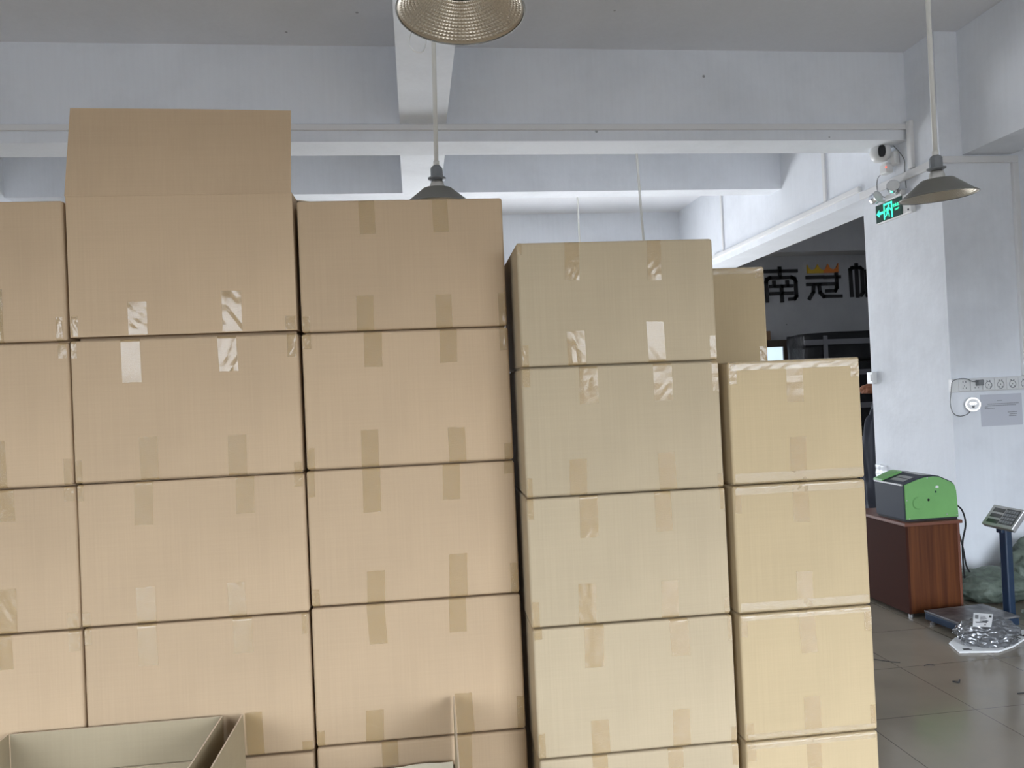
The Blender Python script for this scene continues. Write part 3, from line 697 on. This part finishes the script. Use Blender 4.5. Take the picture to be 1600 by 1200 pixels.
# ------------------------------------------------------------------ sockets, ring light, notice on the pier front
WY = 5.69
e = empty('socket_strip', (4.23, WY, 1.574), 0, 'row of white wall sockets in trunking on the pier front', 'power sockets')
link('trunking', bbox(0, 1.15, -.045, 0, -.053, .053, .004, 1), M['white'], e)
for i in range(8):
    x0 = .055+i*.098+(.0 if i else 0); x0 = .05+i*.105
    p = link('socket_plate', bbox(x0, x0+.098, -.053, -.045, -.046, .046, .004, 2), M['white'], e)
    bm = B(); cx = x0+.049
    for dx in (-.012, .012): box(bm, cx+dx-.004, cx+dx+.004, -.0545, -.052, .020, .032)
    for dx, dz in ((0, -.004), (-.014, -.022), (.014, -.022)): box(bm, cx+dx-.003, cx+dx+.003, -.0545, -.052, dz-.006, dz+.004)
    if i > 1: lathe(bm, [(.030, 0), (.031, .0015), (.027, .0015), (.0265, 0)], 28, M=Matrix.Translation((cx, -.053, -.008)) @ Matrix.Rotation(R_(90), 4, 'X'))
    link('socket_holes', bm, M['greyp'], p)
e = empty('power_adapter', (4.445, WY-.053, 1.59), 0, 'small grey plug with a looping wire in the second wall socket', 'plug')
link('plug_body', bbox(-.022, .022, -.045, -.001, -.022, .022, .005, 2), M['greyp'], e)
bm = tube(B(), spline([(-.02, -.03, .008), (-.07, -.03, .012), (-.11, -.02, .034), (-.17, -.01, .036), (-.215, 0, .02), (-.228, .0, -.02), (-.222, .02, -.08), (-.212, .045, -.16), (-.19, .045, -.235), (-.13, .045, -.262), (-.062, .045, -.245), (-.045, .03, -.205)], 8), .0035, 8)
link('wire', bm, M['greyp'], e, smooth=True)
e = empty('ring_light', (4.418, WY, 1.418), 0, 'round white wall device with a glowing ring beside the notice', 'lamp')
Mr = Matrix.Rotation(R_(-22), 4, 'Z') @ Matrix.Rotation(R_(90), 4, 'X')
link('housing', lathe(B(), [(0, -.01), (.05, -.008), (.057, .01), (.057, .05), (.052, .056), (0, .056)], 48, M=Mr), M['white'], e, smooth=False)
link('glowing_ring', lathe(B(), [(.054, .056), (.0535, .059), (.047, .059), (.0465, .056)], 48, M=Mr), M['ringgl'], e)
bm = B(); lathe(bm, [(.0, .059), (.010, .059), (.010, .056)], 20, c=(0, 0, 0), M=Mr @ Matrix.Translation((0, -.018, 0)))
link('lens', bm, M['black'], e)
bm = B()
for dx in (-.016, .0, .016): lathe(bm, [(0, .059), (.008, .058), (.009, .056)], 16, M=Mr @ Matrix.Translation((dx, .008, 0)))
link('lamp_segment', bm, M['ringgl'], e)
e = empty('paper_notice', (4.50, WY, 1.49), 0, 'grey paper notice with lines of small print under the sockets', 'notice')
link('sheet', bbox(0, .365, -.004, -.002, -.255, 0), M['notice'], e)
bm = B()
random.seed(3)
def textline(x0, x1, z):
    x = x0
    while x < x1:
        k = random.uniform(.004, .008); box(bm, x, min(x+k, x1), -.0046, -.0041, z-.0022, z+.0028); x += k+random.uniform(.001, .0025)
textline(.145, .19, -.052); textline(.06, .335, -.078); textline(.055, .31, -.092); textline(.035, .345, -.105) if False else None
textline(.035, .12, -.112); textline(.035, .06, -.100)
for x0, x1, z in ((.235, .315, -.150), (.250, .312, -.166), (.245, .31, -.180)): textline(x0, x1, z)
link('print', bm, M['greyp'], e)
e = empty('light_switch', (4.257, 6.72, 1.665), 0, 'small white switch box on the far edge of the pier', 'switch')
link('switch_body', bbox(-.05, 0, -.04, .05, -.055, .055, .006, 2), M['white'], e)
link('switch_rocker', bbox(-.056, -.05, -.02, .03, -.03, .03, .002, 1), M['white'], e)

# ------------------------------------------------------------------ cabinet and the green machine
e = empty('wooden_cabinet', (3.305, 4.95, 0), 0, 'reddish-brown wooden cabinet standing in front of the pier', 'cabinet')
CW, CD, CH = .405, .66, .655
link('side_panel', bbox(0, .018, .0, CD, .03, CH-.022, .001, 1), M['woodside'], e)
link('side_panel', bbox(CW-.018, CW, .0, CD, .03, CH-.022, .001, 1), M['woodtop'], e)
link('front_panel', bbox(.018, CW-.018, .004, .02, .03, CH-.022), M['wood'], e)
link('back_panel', bbox(.018, CW-.018, CD-.012, CD, .03, CH-.022), M['wood'], e)
link('base_panel', bbox(.018, CW-.018, .02, CD-.012, .03, .05), M['wood'], e)
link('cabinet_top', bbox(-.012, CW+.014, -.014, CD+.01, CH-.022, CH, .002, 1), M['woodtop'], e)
for x, y in ((.03, .03), (CW-.03, .03), (.03, CD-.03), (CW-.03, CD-.03)):
    link('foot', lathe(B(), [(0, 0), (.016, 0), (.016, .022), (.009, .024), (.009, .031), (0, .031)], 20, c=(x, y, 0)), M['steel'], e)

mz = CH+.001
pm = e = empty('packing_machine', (3.325, 4.975, mz), 0, 'green and slate bag-making machine on top of the wooden cabinet', 'machine')
prof = [(0, .012), (-.004, .262), (.115, .300), (.16, .310), (.225, .312), (.265, .308), (.365, .262), (.385, .240), (.397, .20), (.405, .012)]
DM = .34
bm = B(); prism(bm, prof, 'y', .006, DM); bevel(bm, .003, 1); link('casing', bm, M['slate'], e)
pin = [(.006, .017), (.003, .257), (.118, .2935), (.162, .303), (.225, .305), (.262, .301), (.36, .256), (.379, .236), (.390, .198), (.398, .017)]
sp_ = link('side_plate', bevel(prism(B(), pin, 'y', -.004, .006), .0015, 1), M['green'], e)
bm = B()
a0 = [R_(a) for a in range(80, 281, 10)]
for r in (.042, .036):
    pts = [(.098+r*math.cos(a), -.006, .128+r*1.05*math.sin(a)) for a in a0]; tube(bm, pts, .0016, 6)
link('embossed_ring', bm, M['green'], sp_)
link('shaft_hole', lathe(B(), [(0, 0), (.0085, 0), (.0085, .002), (0, .002)], 24, M=Matrix.Translation((.176, -.0045, .146)) @ Matrix.Rotation(R_(90), 4, 'X')), M['black'], sp_)
bm = B(); 
for x, z in ((.03, .022), (.31, .038), (.387, .03), (.175, .298), (.015, .15)): lathe(bm, [(0, .003), (.004, .002), (.005, 0)], 12, M=Matrix.Translation((x, -.004, z)) @ Matrix.Rotation(R_(90), 4, 'X'))
link('screw', bm, M['steel'], sp_)
link('sticker', lathe(B(), [(0, .001), (.013, .001), (.013, 0)], 24, M=Matrix.Translation((.245, -.004, .232)) @ Matrix.Rotation(R_(90), 4, 'X') @ Matrix.Scale(.7, 4, (0, 1, 0))), M['paper'], sp_)
link('latch', bbox(.228, .238, -.0065, -.004, .193, .207), M['exitbg'], sp_)
link('handle_rail', bbox(-.012, -.002, .01, DM-.006, .250, .262, .002, 1), M['steel'], e)
# green cover at the far end and grey display strip over the crown
bm = B(); prism(bm, [(-.012, .262), (-.008, .275), (.12, .322), (.15, .326), (.15, .314), (.118, .304)], 'y', DM-.10, DM+.0)
link('top_cover', bm, M['green'], e)
def rng_z(x): 
    P_ = prof[1:]
    for (xa, za), (xb, zb) in zip(P_, P_[1:]):
        if xa <= x <= xb: return za+(zb-za)*(x-xa)/(xb-xa)
bm = B()
for xa, xb, ya, yb in ((.03, .07, .05, .20), (.078, .112, .05, .20), (.165, .222, .04, .24)):
    slab(bm, [(xa, ya, rng_z(xa)+.001), (xb, ya, rng_z(xb)+.001), (xb, yb, rng_z(xb)+.001), (xa, yb, rng_z(xa)+.001)], .003, (-.3, 0, 1))
link('control_panel', bm, M['steel'], e)
bm = bbox(.01, .395, .01, DM-.01, 0, .013); link('base_foot', bm, M['blackm'], e)
def cp(L_): return [(x-3.325, y-4.975, z-mz) for x, y, z in L_]
bm = tube(B(), spline(cp([(3.72, 5.10, .745), (3.78, 5.11, .745), (3.83, 5.12, .720), (3.89, 5.15, .67), (3.93, 5.18, .57), (3.915, 5.2, .44), (3.925, 5.22, .31), (3.97, 5.27, .15), (4.02, 5.3, .07), (4.08, 5.33, .02)]), 8), .006, 8)
tube(bm, spline(cp([(3.72, 5.14, .70), (3.80, 5.18, .68), (3.88, 5.22, .61), (3.93, 5.25, .48), (3.955, 5.25, .37), (3.99, 5.27, .24), (4.06, 5.29, .15), (4.14, 5.3, .09)]), 8), .006, 8)
o = link('power_cord', bm, M['blackm'], pm, smooth=True)
# clear film hanging on the pier edge behind the machine
bm = B(); nx, nz = 10, 16; g = []
for j in range(nz+1):
    g.append([bm.verts.new((-.02-.012*noise.noise(Vector((i*.6, j*.4, 2))), .18*(i/nx-.5), -.22*j/nz+.01*noise.noise(Vector((i*.5, j*.5, 7))))) for i in range(nx+1)])
for j in range(nz):
    for i in range(nx): bm.faces.new((g[j][i], g[j][i+1], g[j+1][i+1], g[j+1][i]))
o = link('plastic_film', bm, M['film'], None, (4.257, 6.66, .86), smooth=True); s_ = o.modifiers.new('thickness', 'SOLIDIFY'); s_.thickness = .001
tag(o, 'scrap of clear plastic film stuck to the pier behind the green machine', 'plastic film')

# ------------------------------------------------------------------ floor scale
e = empty('platform_scale', (3.565, 4.69, 0), R_(4), 'navy platform scale with a worn steel deck and tilted display', 'scale')
link('base_frame', bbox(-.225, .225, -.15, .15, .03, .078, .006, 2), M['navy'], e)
link('deck', bbox(-.228, .228, -.153, .153, .078, .092, .004, 2), M['deck'], e)
for x, y in ((-.19, -.12), (.19, -.12), (-.19, .12), (.19, .12)):
    link('foot', lathe(B(), [(0, 0), (.018, 0), (.02, .012), (.008, .016), (.008, .032), (0, .032)], 20, c=(x, y, 0)), M['steel'], e)
link('column_bracket', bbox(.20, .30, -.05, .04, .035, .075, .003, 1), M['navy'], e)
link('column', bbox(.255, .305, -.045, .015, .05, .625, .008, 3), M['navy'], e)
a = Vector((0, -.26, 0)); b_ = Vector((.10, 0, .12)); n_ = a.cross(b_).normalized()
if n_.z < 0: n_ = -n_
org = Vector((.17, .06, .655))
rot = Matrix.Rotation(R_(-4), 4, 'Z')
bu = b_.normalized(); au = a.normalized()
def ind(u, v, d): return org+rot @ (au*u+bu*v+n_*d)
def ibox(u0, u1, v0, v1, d0, d1, bm=None):
    bm = bm or B(); vs = [bm.verts.new(ind(u, v, d)) for d in (d0, d1) for v in (v0, v1) for u in (u0, u1)]
    for f in [(0, 1, 3, 2), (4, 6, 7, 5), (0, 4, 5, 1), (2, 3, 7, 6), (0, 2, 6, 4), (1, 5, 7, 3)]: bm.faces.new([vs[i] for i in f])
    return bm
hd = link('indicator_head', bevel(ibox(0, .265, 0, .158, -.03, .006), .006, 2), M['steel'], e)
for k in range(3): link('display_window', ibox(.03, .125, .022+k*.043, .050+k*.043, .006, .008), M['lcd'], hd)
bm = B()
for i in range(5):
    for j in range(4): ibox(.140+i*.021, .156+i*.021, .035+j*.026, .053+j*.026, .006, .010, bm)
link('keypad', bm, M['greyp'], hd)
link('keypad_plate', ibox(.134, .250, .024, .142, .0055, .0072), M['lcd'], hd)
link('head_bracket', bbox(.235, .29, -.035, .015, .60, .68, .004, 1), M['navy'], e)

# ------------------------------------------------------------------ sacks and bags on the floor
G = 'green woven sacks heaped by the pier'
lump('woven_sack', M['sack'], (4.17, 5.28, 0), (.28, .20, .13), 1.3, 'green woven sack lying right beside the wooden cabinet', 'sack', .22, 2.0, .10, group=G)
lump('woven_sack', M['sack'], (4.70, 5.38, 0), (.27, .20, .24), 4.7, 'taller green woven sack heaped behind the scale column', 'sack', .25, 2.2, .10, group=G)
lump('woven_sack', M['sack'], (4.17, 4.62, 0), (.22, .17, .08), 8.1, 'low green woven sack on the floor right of the scale', 'sack', .25, 2.4, .10, group=G)
e = lump('courier_bag', M['silver'], (3.43, 4.375, .013), (.185, .115, .092), 2.9, 'crumpled silver-grey plastic parcel with a white label, in front of the scale', 'parcel', .24, 1.7, .09, 6)
q = [(-.155, -.075, .128), (-.065, -.115, .128), (.055, .015, .158), (-.035, .07, .158)]
lb = link('shipping_label', slab(B(), q, .002, (0, -.2, 1)), M['paper'], e)
def lq(u, v, h=.0032):
    a_ = Vector(q[0]).lerp(Vector(q[3]), v); b_ = Vector(q[1]).lerp(Vector(q[2]), v); return a_.lerp(b_, u)+Vector((0, -.2, 1)).normalized()*h
bm = B()
def lrect(u0, u1, v0, v1): bm.faces.new([bm.verts.new(lq(u, v)) for u, v in ((u0, v0), (u1, v0), (u1, v1), (u0, v1))])
for k in range(5): lrect(.10+k*.035, .12+k*.035, .55, .85)
for k in range(6): lrect(.36, .70-.05*(k % 3), .30+k*.09, .33+k*.09)
lrect(.80, .94, .70, .86); lrect(.62, .70, .08, .16)
link('barcode', bm, M['ink'], lb)
bm = B(); prism(bm, [(3.20, 4.42), (3.149, 4.262), (3.371, 4.215), (3.52, 4.275), (3.677, 4.375), (3.86, 4.525), (3.6, 4.53), (3.3, 4.50)], 'z', 0, .011)
e = link('printed_bag', bevel(bm, .003, 1), M['paper'], None, (0, 0, .0008)); tag(e, 'flat white plastic bag with black print under the silver parcel', 'bag')
bm = B()
def fl(u, v, d): return (u, v, .011+d)
for k in range(6):
    c = Vector((3.45, 4.265)).lerp(Vector((3.70, 4.415)), k/5); t_ = Vector((.25, .15)).normalized(); n_ = Vector((-t_.y, t_.x))
    strokes(bm, [[tuple(c), tuple(c+n_*.045)]], .013, 0, .0012, fl)
    if k % 2 == 0: strokes(bm, [[tuple(c+n_*.04), tuple(c+n_*.04+t_*.035)]], .011, 0, .0012, fl)
    else: strokes(bm, [[tuple(c+n_*.02), tuple(c+n_*.02+t_*.03)], [tuple(c), tuple(c+t_*.03)]], .010, 0, .0012, fl)
strokes(bm, [[(3.20, 4.285), (3.24, 4.278)], [(3.205, 4.298), (3.235, 4.293)]], .010, 0, .0012, fl)
link('print', bm, M['ink'], e)
def scrap(pts, label, r=.002):
    bm = tube(B(), spline([(x, y, r) for x, y in pts], 5), r, 6); tag(link('tape_scrap', bm, M['blackm'], None, None, True), label, 'scrap', 'scraps of tape on the floor')
scrap([(2.62, 4.30), (2.68, 4.24), (2.735, 4.21)], 'long dark thread of scrap lying on the floor right of the tan cartons')
scrap([(2.83, 4.13), (2.86, 4.14), (2.89, 4.12)], 'short dark thread on the floor in front of the cabinet')
scrap([(2.82, 3.88), (2.84, 3.86), (2.85, 3.87), (2.87, 3.89)], 'small curled dark scrap in the middle of the open floor', .004)
scrap([(3.02, 3.66), (3.05, 3.66), (3.065, 3.65)], 'small dark scrap on the floor towards the right edge', .003)
scrap([(2.74, 3.0), (2.79, 3.06), (2.83, 3.07)], 'dark scrap on the floor near the bottom right corner', .007)
